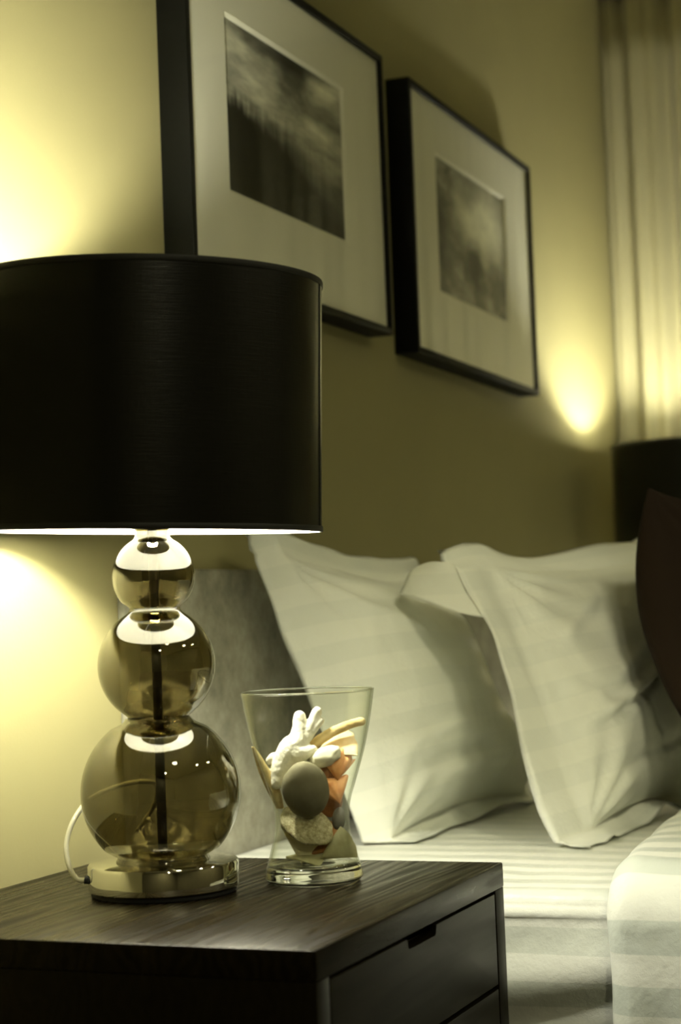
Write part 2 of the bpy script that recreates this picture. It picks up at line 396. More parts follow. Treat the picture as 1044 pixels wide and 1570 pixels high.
# ------------------------------------------------------------------ lamps
S = 1/1325.
def arc(h, R, h0, h1, n=18):
    out = []
    a0 = math.asin(max(-1, min(1, (h0-h)/R))); a1 = math.asin(max(-1, min(1, (h1-h)/R)))
    for k in range(n+1):
        a = a0+(a1-a0)*k/n; out.append((R*math.cos(a), h+R*math.sin(a)))
    return out
def sc(p): return [(r*S, z*S) for r, z in p]
def lamp(label, loc, full=True):
    r = empty('table_lamp', label, 'lamp', loc, 'glass-ball bedside lamps with black drum shades')
    # chrome foot
    obj('base', lathe(sc([(.1, 8), (113, 8), (115, 10), (115.5, 44), (113.5, 47.5), (110, 48.5), (62, 49), (.1, 49)]), 96), M_CHROME, r, sharp=35)
    obj('foot_pad', lathe(sc([(.1, 0), (109, 0), (111, 2), (111, 8.5), (.1, 8.5)]), 64), M_BLACK, r, sharp=35)
    # glass balls
    bottom = [(72, 50), (70, 53), (69, 57)] + arc(153, 122.5, 62, 252, 30)[1:] + [(58, 258), (53, 262), (50.5, 266)]
    mid = [(46, 262), (47.5, 265), (47, 269)] + arc(347, 90.5, 276, 423, 26)[1:] + [(42, 428), (39.5, 432), (39, 435)]
    top = [(36, 431), (38.5, 434), (39.5, 437)] + arc(484, 64, 441, 540, 22)[1:] + [(28, 543), (26.5, 548), (26.5, 556)]
    b = obj('glass_ball', shell_lathe(sc(bottom), 2.6*S, 80), M_SMOKE, r)
    md = obj('glass_ball', shell_lathe(sc(mid), 2.4*S, 80), M_SMOKE, r)
    tp = obj('glass_ball', shell_lathe(sc(top), 2.2*S, 72), M_SMOKE, r)
    # inner necks: the tube of each ball dips into the ball beneath it
    obj('glass_neck', shell_lathe(sc([(42, 247), (44, 250), (44.5, 256), (45.5, 263)]), 2.5*S, 64), M_SMOKE, b)
    obj('glass_neck', shell_lathe(sc([(34, 414), (36, 418), (36, 424), (36.3, 432)]), 2.2*S, 64), M_SMOKE, md)
    # metal spacers and stem
    obj('stem', lathe(sc([(.1, 48), (7.5, 48), (7.5, 573), (.1, 573)]), 20), M_STEM, r, sharp=40)
    for hz, rr in ((404, 26), (240, 30), (56, 40)):
        obj('spacer', lathe(sc([(7.6, hz-2), (rr-4, hz-2), (rr, hz+3), (rr, hz+8), (rr-4, hz+10), (7.6, hz+10)]), 40), M_BRUSH, r, sharp=40)
    # collar under the shade
    obj('collar', lathe(sc([(7.6, 556.5), (27, 556.5), (32, 558), (32.5, 560), (31, 563), (24, 565), (7.6, 566)]), 48), M_CHROME, r, sharp=50)
    obj('socket', lathe(sc([(.1, 572), (13, 572), (15, 576), (15, 660), (17, 664), (17, 682), (13, 685), (.1, 685)]), 28), M_BRASS, r, sharp=40)
    zc = (552*S+.152)
    bl = obj('bulb', lathe([(.0001, -.052), (.015, -.050), (.022, -.040), (.031, -.018), (.034, .004), (.0325, .020), (.025, .034), (.013, .042), (.0001, .045)], 20), M_BULB, r, loc=(0, 0, zc))
    # drum shade
    Rs, zb, zt = 270*S, 552*S, 940*S
    sh = obj('shade', lathe([(Rs, zb), (Rs, zb+.05), (Rs, zb+.146), (Rs, zt-.05), (Rs, zt), (Rs-.0008, zt), (Rs-.0008, zt-.05), (Rs-.0008, zb+.05), (Rs-.0008, zb)], 160, True), M_SHADE, r, sharp=50)
    obj('liner', lathe([(Rs-.0010, zb+.0005), (Rs-.0010, zt-.0005), (Rs-.0018, zt-.0005), (Rs-.0018, zb+.0005)], 128, True), M_LINER, sh, sharp=50)
    for z in (zb, zt-.007):
        obj('edge_tape', lathe([(Rs+.0009, z), (Rs+.0014, z+.0012), (Rs+.0014, z+.0058), (Rs+.0009, z+.007), (Rs+.0001, z+.007), (Rs+.0001, z)], 160, True), M_TRIMTAPE, sh, sharp=50)
    # the drum hangs a little crooked on its spider
    if full:
        piv = V((0, 0, 745*S)); ax_ = V((.922, .386, 0))
        Rm = Matrix.Rotation(math.radians(2.2), 3, ax_) @ Matrix.Rotation(math.radians(1.4), 3, V((.386, -.922, 0)))
        sh.rotation_euler = Rm.to_euler(); sh.location = piv - Rm @ piv
    a0 = math.radians(-66.5-22.6+12.5)
    sm = bmesh.new()
    for z0, z1, da in ((zb+.004, zt-.004, 0),):
        vs = []
        for a, rr in ((a0-.0035, Rs+.0002), (a0-.0030, Rs+.0012), (a0+.0030, Rs+.0012), (a0+.035, Rs+.0002)):
            vs.append([sm.verts.new((rr*math.cos(a), rr*math.sin(a), z)) for z in (z0, z1)])
        for i in range(3): sm.faces.new((vs[i][0], vs[i+1][0], vs[i+1][1], vs[i][1]))
    obj('seam', sm, M_SHADE, sh)
    sp = bmesh.new()
    def arm(a, z):
        d = V((math.cos(a), math.sin(a), 0))
        return tube([d*.018+V((0, 0, 662*S)), d*.06+V((0, 0, 668*S)), d*(Rs-.03)+V((0, 0, 700*S)), d*(Rs-.002)+V((0, 0, 700*S))], .0016, 6)
    for k in range(3):
        obj('spider_arm', arm(a0+.2+k*2*math.pi/3, 0), M_CHROME, sh)
    sp.free()
    return r
L1 = (1.880, 1.022, .55)
lamp('table lamp nearest the camera, three smoked glass balls on a chrome foot, black drum shade', L1)
lamp('distant black drum lamp behind the dark cushion, in front of the curtain', (4.700, .970, .55), False)

# lamp cord: leaves the chrome foot at the left, loops up and drops behind the nightstand
er, eb = V((.386, -.922, 0)), V((-.922, -.386, 0))
o1 = V(L1)
def lc(a, b, z): return tuple(o1 + er*a + eb*b + V((0, 0, z)))
cp_ = [lc(-.083, .018, .020), lc(-.098, .018, .022), lc(-.108, .012, .040), lc(-.111, 0, .062), lc(-.103, -.02, .088), lc(-.085, -.06, .108),
       lc(-.045, -.105, .118), lc(-.02, -.135, .112), lc(-.025, -.165, .085), lc(-.05, -.18, .05)]
cord = tube(catmull(cp_, 10), .0031, 10)
o = obj('cord', cord, M_CORD, bpy.data.objects['table_lamp']); o.location = tuple(-o1)
pl = tube([V(lc(-.0845, .018, .020)), V(lc(-.089, .018, .0205))], .0048, 14)
o = obj('cord_grommet', pl, M_BLACK, bpy.data.objects['table_lamp']); o.location = tuple(-o1)

# ------------------------------------------------------------------ pictures
def print_mat(name, kind):
    mt = mat(name, (.2, .2, .15), .55, spec=.3)
    t = nd(mt, 'ShaderNodeTexCoord'); s = nd(mt, 'ShaderNodeSeparateXYZ'); lk(mt, t.outputs['UV'], s.inputs[0])
    u, v = s.outputs['X'], s.outputs['Y']
    mp = nd(mt, 'ShaderNodeMapping'); lk(mt, t.outputs['UV'], mp.inputs[0])
    def blob(cx, cy, rx, ry, soft=.5):
        dx = mth(mt, 'DIVIDE', mth(mt, 'SUBTRACT', u, cx), rx); dy = mth(mt, 'DIVIDE', mth(mt, 'SUBTRACT', v, cy), ry)
        d = mth(mt, 'SQRT', mth(mt, 'ADD', mth(mt, 'MULTIPLY', dx, dx), mth(mt, 'MULTIPLY', dy, dy)))
        f = nd(mt, 'ShaderNodeMapRange', interpolation_type='SMOOTHSTEP'); f.inputs['From Min'].default_value = 1-soft; f.inputs['From Max'].default_value = 1+soft
        f.inputs['To Min'].default_value = 1; f.inputs['To Max'].default_value = 0
        lk(mt, mth(mt, 'ADD', d, mth(mt, 'MULTIPLY', mth(mt, 'SUBTRACT', n_f, .5), .9)), f.inputs['Value']); return f.outputs[0]
    def step(x, a, b):
        f = nd(mt, 'ShaderNodeMapRange', interpolation_type='SMOOTHSTEP'); f.inputs['From Min'].default_value = a; f.inputs['From Max'].default_value = b
        lk(mt, x, f.inputs['Value']); return f.outputs[0]
    n_f = noise_n(mt, mp.outputs[0], 7, 5, .6)
    mp2 = nd(mt, 'ShaderNodeMapping'); mp2.inputs['Scale'].default_value = (2.2, 5, 1); mp2.inputs['Rotation'].default_value = (0, 0, .35); lk(mt, t.outputs['UV'], mp2.inputs[0])
    n_c = noise_n(mt, mp2.outputs[0], 1.6, 4, .55)
    mp3 = nd(mt, 'ShaderNodeMapping'); mp3.inputs['Scale'].default_value = (16, 1.5, 1); lk(mt, t.outputs['UV'], mp3.inputs[0])
    n_t = noise_n(mt, mp3.outputs[0], 1.6, 5, .65)
    if kind == 'forest':
        sky = mth(mt, 'MULTIPLY', mth(mt, 'POWER', n_c, 1.5), 1.8)
        for b_, k_ in ((blob(.42, .98, .36, .07, .5), .8), (blob(.56, .88, .14, .16, .6), .85), (blob(.80, .74, .24, .07, .7), .6)):
            sky = mth(mt, 'MULTIPLY', sky, mth(mt, 'SUBTRACT', 1, mth(mt, 'MULTIPLY', b_, k_)))
        edge = mth(mt, 'ADD', mth(mt, 'ADD', mth(mt, 'MULTIPLY', u, -.06), .58), mth(mt, 'MULTIPLY', mth(mt, 'SUBTRACT', n_t, .5), .22))
        tree = step(mth(mt, 'DIVIDE', mth(mt, 'SUBTRACT', edge, v), mth(mt, 'ADD', .35, mth(mt, 'MULTIPLY', mth(mt, 'POWER', u, 2), 2.4))), -.12, .22)
        fog = mth(mt, 'MULTIPLY', mth(mt, 'ADD', mth(mt, 'MULTIPLY', step(u, .25, 1), .05), mth(mt, 'MULTIPLY', step(v, .5, .0), .03)), n_t)
        dark = mth(mt, 'ADD', .006, fog)
        val = mth(mt, 'ADD', mth(mt, 'MULTIPLY', sky, mth(mt, 'SUBTRACT', 1, tree)), mth(mt, 'MULTIPLY', dark, tree))
    else:
        sky = mth(mt, 'MULTIPLY', mth(mt, 'POWER', n_f, 2.2), 1.5)
        sky = mth(mt, 'ADD', sky, mth(mt, 'MULTIPLY', blob(.68, .66, .32, .22, .9), .85))
        for b_, k_ in ((blob(.10, .42, .18, .42, .6), .75), (blob(.52, .32, .13, .17, .5), .93), (blob(.58, .10, .09, .16, .8), .7), (blob(.88, .22, .16, .2, .5), .6), (blob(.48, .86, .12, .1, .8), .4)):
            sky = mth(mt, 'MULTIPLY', sky, mth(mt, 'SUBTRACT', 1, mth(mt, 'MULTIPLY', b_, k_)))
        val = mth(mt, 'ADD', sky, .012)
    cmb = nd(mt, 'ShaderNodeCombineColor'); lk(mt, val, cmb.inputs[0]); lk(mt, val, cmb.inputs[1]); lk(mt, mth(mt, 'MULTIPLY', val, .86), cmb.inputs[2])
    lk(mt, cmb.outputs[0], bsdf(mt).inputs['Base Color'])
    return mt
def quad(p, mtl, name, parent):
    bm = bmesh.new(); vs = [bm.verts.new(q) for q in p]; f = bm.faces.new(vs); uv = bm.loops.layers.uv.new()
    for l, c in zip(f.loops, ((0, 0), (1, 0), (1, 1), (0, 1))): l[uv].uv = c
    # a thin sheet: give it a back
    me = bpy.data.meshes.new(name); bm.to_mesh(me); bm.free(); me.materials.append(mtl)
    o = bpy.data.objects.new(name, me); COL.objects.link(o); o.parent = parent
    s = o.modifiers.new('sheet', 'SOLIDIFY'); s.thickness = .0006; s.offset = -1
    return o
def ring_rect(o_, i_, y0, y1, inner_y1=None, i2=None):
    """rectangular ring between outer rect o_ and inner rect i_ (x0,x1,z0,z1); front plane y0, back y1; the inner opening narrows to i2 at the back (bevel)"""
    bm = bmesh.new(); i2 = i2 or i_
    def rc(r, y): return [bm.verts.new(p) for p in ((r[0], y, r[2]), (r[1], y, r[2]), (r[1], y, r[3]), (r[0], y, r[3]))]
    A, Bi, Cb, D = rc(o_, y0), rc(i_, y0), rc(i2, y1), rc(o_, y1)
    for P, Q in ((A, Bi), (Bi, Cb), (Cb, D), (D, A)):
        for k in range(4): bm.faces.new((P[k], P[(k+1) % 4], Q[(k+1) % 4], Q[k]))
    return bm
def picture(label, x0, x1, z0, z1, win, kind, tilt):
    """x0..x1, z0..z1 outer frame; win = print opening"""
    cx_, cz_ = (x0+x1)/2, (z0+z1)/2
    r = empty('framed_picture', label, 'picture', (cx_, YW, cz_), 'framed photographs over the bed')
    r.rotation_euler = (0, tilt, 0)
    hw, hh, fw, dp = (x1-x0)/2, (z1-z0)/2, .013, .050
    O = (-hw, hw, -hh, hh); I = (-hw+fw, hw-fw, -hh+fw, hh-fw)
    # four mitred rails
    cor_o = [(-hw, -hh), (hw, -hh), (hw, hh), (-hw, hh)]; cor_i = [(-hw+fw, -hh+fw), (hw-fw, -hh+fw), (hw-fw, hh-fw), (-hw+fw, hh-fw)]
    for k in range(4):
        a, b, c, d = cor_o[k], cor_o[(k+1) % 4], cor_i[(k+1) % 4], cor_i[k]
        obj('frame_rail', prism([a, b, c, d], 'y', -dp, 0, .0012), M_FRAME, r, sharp=30)
    wx0, wx1, wz0, wz1 = win[0]-cx_, win[1]-cx_, win[2]-cz_, win[3]-cz_
    bv = .006
    obj('mat_board', ring_rect(I, (wx0, wx1, wz0, wz1), -dp+.008, -dp+.013, i2=(wx0+bv, wx1-bv, wz0+bv, wz1-bv)), M_MAT, r, smooth=False)
    quad([(wx0, -dp+.0138, wz0), (wx1, -dp+.0138, wz0), (wx1, -dp+.0138, wz1), (wx0, -dp+.0138, wz1)], print_mat('print_'+kind, kind), 'photo_print', r)
    obj('backing_board', box(I[0], I[1], -dp+.0150, -.002, I[2], I[3]), M_BLACK, r, smooth=False)
    obj('glass_pane', box(I[0]+.0005, I[1]-.0005, -dp+.003, -dp+.0055, I[2]+.0005, I[3]-.0005), M_PANE, r, smooth=False)
picture('black framed misty forest photograph, the nearer of the two above the headboard', 2.385, 3.200, 1.378, 1.912, (2.531, 3.014, 1.521, 1.807), 'forest', 0.0)
picture('black framed photograph of cloudy sky and dark tree, the one beside the lit wall patch', 3.338, 4.160, 1.357, 1.905, (3.502, 3.973, 1.502, 1.794), 'cloud', .012)

# ------------------------------------------------------------------ bed
bed = empty('bed', 'wide bed with a grey suede headboard under the two framed pictures', 'bed', (3.25, .2, 0))
bo = V(bed.location)
def bobj(*a, **k):
    o = obj(*a, **k); o.location = tuple(-bo); return o
hb = box(2.208, 4.38, 1.2465, 1.2595, .12, .936, .004, 3)
bobj('headboard', hb, M_SUEDE, parent=bed, sharp=40)
bobj('base', box(2.30, 4.24, -.80, 1.238, .09, .24, .01), M_TRIM, parent=bed, sharp=40)
bobj('mattress', box(2.268, 4.272, -.83, 1.237, .241, .490, .035, 4), M_MATTRESS, parent=bed, sharp=60)
for x in (2.36, 4.18):
    for y in (-.74, 1.12):
        bobj('leg', box(x-.025, x+.025, y-.025, y+.025, 0, .09, .003), M_BLACK, parent=bed, sharp=40)

def with_uv(vs, fs, uvs, mtl, name, parent=None):
    bm = bmesh.new(); bv = [bm.verts.new(v) for v in vs]; uv = bm.loops.layers.uv.new()
    for f in fs:
        try: fc = bm.faces.new([bv[i] for i in f])
        except ValueError: continue
        fc.smooth = True
        for l, i in zip(fc.loops, f): l[uv].uv = uvs[i]
    bmesh.ops.recalc_face_normals(bm, faces=bm.faces)
    me = bpy.data.meshes.new(name); bm.to_mesh(me); bm.free(); me.materials.append(mtl)
    o = bpy.data.objects.new(name, me); COL.objects.link(o)
    if parent: o.parent = parent
    return o
def ridge(p, a, b, wd):
    """0..1 profile across the segment a-b in 2D"""
    ax, ay = a; bx, by = b; dx, dy = bx-ax, by-ay; L = dx*dx+dy*dy
    t = ((p[0]-ax)*dx+(p[1]-ay)*dy)/L; tc = min(max(t, 0), 1)
    d = math.hypot(p[0]-ax-dx*tc, p[1]-ay-dy*tc)
    e = sst(0, .2, t)*sst(1, .8, t) if 0 < t < 1 else 0
    return math.exp(-(d/wd)**2)*(.15+.85*e) if e > 0 else 0

# fitted sheet: an arch over the mattress from one side to the other
def bed_sheet():
    XL, XR, ZT, R, ZB = 2.258, 4.282, .500, .020, .10
    path = []
    n1, n2 = 60, 8
    for k in range(n1): path.append(('L', XL, ZB+(ZT-R-ZB)*k/n1))
    for k in range(n2): a = math.pi/2*k/n2; path.append(('C', XL+R-R*math.cos(a), ZT-R+R*math.sin(a)))
    for k in range(61): path.append(('T', XL+R+(XR-XL-2*R)*k/60, ZT))
    for k in range(1, n2+1): a = math.pi/2*k/n2; path.append(('C', XR-R+R*math.sin(a), ZT-R+R*math.cos(a)))
    for k in range(1, 13): path.append(('R', XR, ZT-R-(ZT-R-ZB)*k/12))
    s = [0]
    for k in range(1, len(path)): s.append(s[-1]+math.hypot(path[k][1]-path[k-1][1], path[k][2]-path[k-1][2]))
    ny = 200; ya, yb = -.855, 1.242
    vs, fs, uv = [], [], []
    for j in range(ny+1):
        y = ya+(yb-ya)*j/ny
        for i, (kd, x, z) in enumerate(path):
            px, pz = x, z
            if kd == 'L':
                q = (y, z); f = sst(ZB, ZB+.1, z)
                d = .004*ns(y*3, z*14, 2)
                d += .007*ridge(q, (.84, .476), (.50, .479), .006)
                d -= .006*ridge(q, (.74, .490), (.45, .492), .009)
                d += .011*ridge(q, (.47, .445), (1.02, .300), .034)
                d -= .006*ridge(q, (.45, .395), (.85, .300), .022)
                d += .008*ridge(q, (.45, .310), (.95, .255), .022)
                d -= .005*ridge(q, (.45, .283), (.9, .225), .016)
                px -= .004 + d*f
            elif kd == 'T':
                pz += .0025*ns(x*4, y*4, 5) + .0012*ns(x*3, y*17, 1)
            vs.append((px, y, pz)); uv.append((y, s[i]+.028))
    m_ = len(path)
    for j in range(ny):
        for i in range(m_-1):
            a = j*m_+i; fs.append((a, a+1, a+m_+1, a+m_))
    o = with_uv(vs, fs, uv, M_SHEET, 'fitted_sheet')
    md = o.modifiers.new('cloth', 'SOLIDIFY'); md.thickness = .0012; md.offset = -1
    tag(o, 'white satin striped fitted sheet stretched over the mattress and down its side', 'bed sheet')
bed_sheet()

# duvet: drapes over the bed from its folded front edge to the foot
def duvet():
    XL, XR, ZT, R, ZB = 2.222, 4.318, .512, .050, .13
    path = []
    for k in range(50): path.append(('L', XL, ZB+(ZT-R-ZB)*k/50))
    for k in range(10): a = math.pi/2*k/10; path.append(('C', XL+R-R*math.cos(a), ZT-R+R*math.sin(a)))
    for k in range(81): path.append(('T', XL+R+(XR-XL-2*R)*k/80, ZT))
    for k in range(1, 9): a = math.pi/2*k/8; path.append(('C', XR-R+R*math.sin(a), ZT-R+R*math.cos(a)))
    for k in range(1, 13): path.append(('R', XR, ZT-R-(ZT-R-ZB)*k/12))
    m_ = len(path); s = [0]
    for k in range(1, m_): s.append(s[-1]+math.hypot(path[k][1]-path[k-1][1], path[k][2]-path[k-1][2]))
    nrm = []
    for k in range(m_):
        a, b = path[max(k-1, 0)], path[min(k+1, m_-1)]; dx, dz = b[1]-a[1], b[2]-a[2]; l = math.hypot(dx, dz); nrm.append((-dz/l, dx/l))
    ts = [(-1, x) for x in ()]
    rows = []
    th = .030
    for k in range(9): a = math.pi/2*k/8; rows.append((1-math.cos(a), math.sin(a)))   # rounded front fold (fraction of fold depth, height)
    rows = [(f*.030, h) for f, h in rows] + [(.030+1.40*(k/90)**1.0, 1) for k in range(1, 91)]
    vs, fs, uv = [], [], []
    for dj, hh in rows:
        for i, (kd, x, z) in enumerate(path):
            y0 = .592 + .085*min(max(x-2.25, 0), .62) + .010*ns(s[i]*6, 3.3) - (.010*sst(.40, .1, z) if kd == 'L' else 0)
            y = y0 - dj
            puff = .010*ns(s[i]*5, y*4, 7) + .006*ns(s[i]*11, y*9, 8)
            if kd == 'T': puff += .016*sst(0, .12, dj)*sst(XL+R, XL+R+.4, x)
            if kd == 'L':
                puff = puff*.5 + .006*sst(.47, .25, z)*math.sin((y+.05*ns(y*8, z*3))*95+1.3*ns(y*5, 2.))
            hgt = th*hh + puff*min(1, hh)*sst(0, .04, dj)
            vs.append((x+nrm[i][0]*hgt*.75, y, z+nrm[i][1]*hgt)); uv.append((y, s[i]+.01))
    for j in range(len(rows)-1):
        for i in range(m_-1):
            a = j*m_+i; fs.append((a, a+1, a+m_+1, a+m_))
    o = with_uv(vs, fs, uv, M_DUVET, 'duvet')
    md = o.modifiers.new('cloth', 'SOLIDIFY'); md.thickness = .003; md.offset = -1
    tag(o, 'thick white satin striped duvet folded back and hanging over the bed side', 'duvet')
duvet()

# ------------------------------------------------------------------ pillows
EDGE = []
def pillow(name, label, cat, TL, TR, BL, BR, tf, tb, fl, bend, mtl, concave=(.02, .02), folds=(), seed=0, uvscale=.5, group=None, zmin=None, ymax=None, corner_fn=None, nseam=64, rough=1., fl_left=None):
    """front and back sheets over four corners, flange of width fl beyond the seam, bent per side by bend(side, t) in radians (towards the front is +)"""
    TL, TR, BL, BR = map(V, (TL, TR, BL, BR))
    n0 = ((TR-TL)+(BR-BL)).normalized().cross(((TL-BL)+(TR-BR)).normalized()).normalized()   # faces the viewer's side (-y)
    if n0.y > 0: n0 = -n0
    def bil(u, v):
        a, b = (u+1)/2, (v+1)/2
        return (BL*(1-a)+BR*a)*(1-b)+(TL*(1-a)+TR*a)*b
    eu = ((TR-TL)+(BR-BL)).normalized(); ev = ((TL-BL)+(TR-BR)).normalized()
    W = ((TR-TL).length+(BR-BL).length)/2; Hh = ((TL-BL).length+(TR-BR).length)/2
    nf = 5 if fl else 0
    us = [-1-(nf-k)/nf for k in range(nf)] if nf else []
    g = [math.sin(math.pi/2*(-1+2*k/nseam)) * .35 + (-1+2*k/nseam)*.65 for k in range(nseam+1)]
    full = us + g + [1+(k+1)/nf for k in range(nf)] if nf else g
    N = len(full)
    def prof(u):
        return max(0, 1-abs(u)**2.6)**.62
    def P(u, v, side):
        uc, vc = min(max(u, -1), 1), min(max(v, -1), 1)
        p = bil(uc, vc)
        p = p - eu*concave[0]*uc*(1-vc*vc) - ev*concave[1]*vc*(1-uc*uc)
        th = prof(uc)*prof(vc)
        x, y = uc*W/2, vc*Hh/2
        w1 = ns(x*5+seed, y*5, seed)*.016 + ns(x*11, y*11+seed, seed+3)*.0065*rough
        # tension creases running out of the corners
        for cu, cv in ((-1, 1), (1, 1), (-1, -1), (1, -1)):
            dx, dy = (uc-cu)*W/2, (vc-cv)*Hh/2; rr = math.hypot(dx, dy); an = math.atan2(dy, dx)
            w1 += .0055*rough*math.sin(an*13+cu*2+seed+cv)*math.exp(-(rr/.13)**2)*sst(0, .04, rr)
        if side > 0:
            t = tf*th + w1*sst(0, .25, th)
            for a, b, wd, h in folds: t += h*ridge((uc, vc), a, b, wd)*sst(0, .12, th)
            p = p + n0*t
        else:
            p = p - n0*(tb*th + .4*w1*sst(0, .25, th))
        # flange
        du, dv = abs(u)-1, abs(v)-1
        if du > 0 or dv > 0:
            off = V((0, 0, 0)); 
            if du > 0:
                sd = 'R' if u > 0 else 'L'; a = bend(sd, v)
                off += (eu*(1 if u > 0 else -1)*math.cos(a)+n0*math.sin(a))*(fl_left if fl_left and sd == 'L' else fl)*du
            if dv > 0:
                sd = 'T' if v > 0 else 'B'; a = bend(sd, u)
                off += (ev*(1 if v > 0 else -1)*math.cos(a)+n0*math.sin(a))*fl*dv
            p = p + off + n0*(.5*fl*.35*ns(u*3+seed, v*3, 5)*max(du, dv, 0))
            p = p + n0*(.0018*side*math.sqrt(max(0, 1-max(du, dv))))
        elif nf: p = p + n0*.0018*side
        if corner_fn: p = corner_fn(p, u, v)
        if ymax is not None: p.y = min(p.y, ymax + .002*ns(p.x*9, p.z*9))
        if zmin is not None and p.z < zmin:
            p.z = zmin + (p.z-zmin)*.02 + (.0012 if side > 0 else 0)
        return p
    EDGE[:] = [P(full[0], .30+.86*k/40, 1) for k in range(41)]
    vs, fs, uv, idx = [], [], [], {}
    for side in (1, -1):
        for i, u in enumerate(full):
            for j, v in enumerate(full):
                rim = i in (0, N-1) or j in (0, N-1)
                if rim and side < 0: idx[(side, i, j)] = idx[(1, i, j)]; continue
                idx[(side, i, j)] = len(vs); vs.append(P(u, v, side)); uv.append((u*uvscale, v*Hh/2+.5 if not nf else (min(max(v, -1), 1)*Hh/2 + (abs(v)-1)*fl*(1 if v > 0 else -1)*(abs(v) > 1))+.5))
        for i in range(N-1):
            for j in range(N-1):
                q = (idx[(side, i, j)], idx[(side, i+1, j)], idx[(side, i+1, j+1)], idx[(side, i, j+1)])
                fs.append(q if side > 0 else (q[0], q[3], q[2], q[1]))
    o = with_uv(vs, fs, uv, mtl, name)
    return tag(o, label, cat, group)

def bendA(sd, t):
    if sd == 'L': return -1.05 + .1*t
    if sd == 'B': return .85 + .25*math.sin(t*4)
    if sd == 'T': return .1
    return -.2
pillow('pillow', 'white striped pillow leaning on the suede headboard, nearest the vase', 'pillow',
       (2.560, 1.168, .956), (3.12, 1.150, .915), (2.655, 1.045, .508), (3.28, 1.015, .508), .106, .060, .045, bendA, M_PILLOW,
       concave=(.008, .022), seed=1.7, group='white pillows on the bed', zmin=.5045, ymax=1.240,
       folds=(((-.9, -.45), (-.1, -.35), .05, .010), ((-.8, -.62), (.1, -.60), .05, -.009), ((-.7, -.75), (.3, -.7), .04, .007), ((.1, -.95), (.8, -.3), .06, .008), ((-.95, .8), (-.3, .3), .07, .008)))
def bendB(sd, t):
    if sd == 'L': return .04 + .10*math.sin(t*3.0+.5)
    if sd == 'B': return .95 + .35*math.sin(t*5+1)
    if sd == 'T': return -.5 + .2*math.sin(t*4)
    return -.4
pillowB = pillow('pillow', 'white striped wide-flanged pillow standing between the other pillow and the dark cushion', 'pillow',
       (2.812, .912, .925), (3.30, .765, .940), (2.742, .752, .512), (3.20, .705, .512), .095, .085, .052, bendB, M_PILLOW,
       concave=(.004, .018), seed=5.2, group='white pillows on the bed', zmin=.5045, rough=1.4, fl_left=.112,
       folds=(((-.95, -.30), (.55, .12), .028, .012), ((-.9, -.37), (.55, .05), .028, -.008), ((-.9, .35), (-.3, .75), .06, .010), ((-.8, -.1), (.5, .42), .05, .007), ((-.85, .1), (-.5, -.3), .05, -.009), ((-.3, -.2), (.1, -.75), .03, .008), ((-.7, -.7), (.6, -.55), .05, -.008), ((.2, .1), (.9, .5), .05, -.008)))

# folded-over corner of its flange
def flap():
    E = EDGE[14:][::-1]; B0, B1 = V((2.728, 1.016, .924)), V((2.705, 1.030, .888))
    vs, fs, uv = [], [], []; n = 16
    for i in range(n+1):
        for j in range(n+1):
            a, b = i/n, j/n
            t = b*(len(E)-1); k = min(int(t), len(E)-2); e = E[k].lerp(E[k+1], t-k)
            p = (e+V((.005, -.0035, 0)))*(1-a) + (B0*(1-b)+B1*b)*a
            h = math.sin(math.pi*a)
            p = p + V((-.010*h, 0, .010*h*(1-b) - .003*math.sin(2*math.pi*a)*b)) + V((-.004*math.sin(a*7+b*3)*a, 0, 0))
            vs.append(p); uv.append((a, p.z))
    for i in range(n):
        for j in range(n):
            k = i*(n+1)+j; fs.append((k, k+1, k+n+2, k+n+1))
    o = with_uv(vs, fs, uv, M_PILLOW, 'flange_corner', pillowB)
    md = o.modifiers.new('cloth', 'SOLIDIFY'); md.thickness = .002
flap()
def bendC(sd, t): return 0
pillow('cushion', 'dark brown cloth cushion leaning against the striped pillow at the right edge', 'cushion',
       (2.800, .628, 1.038), (3.22, .545, 1.038), (2.800, .575, .575), (3.22, .49, .575), .085, .060, 0, bendC, M_DARKC,
       concave=(-.004, .02), seed=8.8, corner_fn=lambda p, u, v: p + V((0, .050*max(0, 1-(v-.25)**2*1.1), 0)), zmin=.572, rough=.6)

# ------------------------------------------------------------------ vase
VX, VY, VZ = 1.988, .880, .55
K = 1/1296.
def ev_(name, label, cat): return empty(name, label, cat, (VX, VY, VZ))
vase = ev_('vase', 'clear waisted glass vase on the nightstand holding shells and pebbles', 'vase')
pr = [(73, 4), (75, 7), (74.5, 12), (72, 24), (68, 36), (62.5, 56), (59, 70), (57.3, 84), (57.2, 98), (58.5, 112), (62, 128), (68, 146), (76.5, 172), (84, 196), (90, 220), (95.5, 246), (100, 272), (102.5, 289)]
pts = [(r_*K, z_*K) for r_, z_ in [(p.x, p.y) for p in catmull([(a, b, 0) for a, b in pr], 4)]]
side = [p for p in pts if p[1] > 25*K]
obj('glass_wall', shell_lathe(side, 2.3*K, 96), M_CLEAR, vase)
foot = [(.0001, 3*K), (40*K, 2.5*K), (62*K, 0), (70*K, .5*K)] + [p for p in pts if p[1] <= 25.5*K] + [(68*K, 27*K), (60*K, 29*K), (30*K, 27*K), (.0001, 26*K)]
obj('rim', lathe([(101.4*K+1.5*K*math.cos(a*math.pi/6), 289*K+1.5*K*math.sin(a*math.pi/6)) for a in range(12)], 96, True), M_THICK, vase)
obj('glass_foot', lathe(foot, 96), M_THICK, vase, sharp=60)

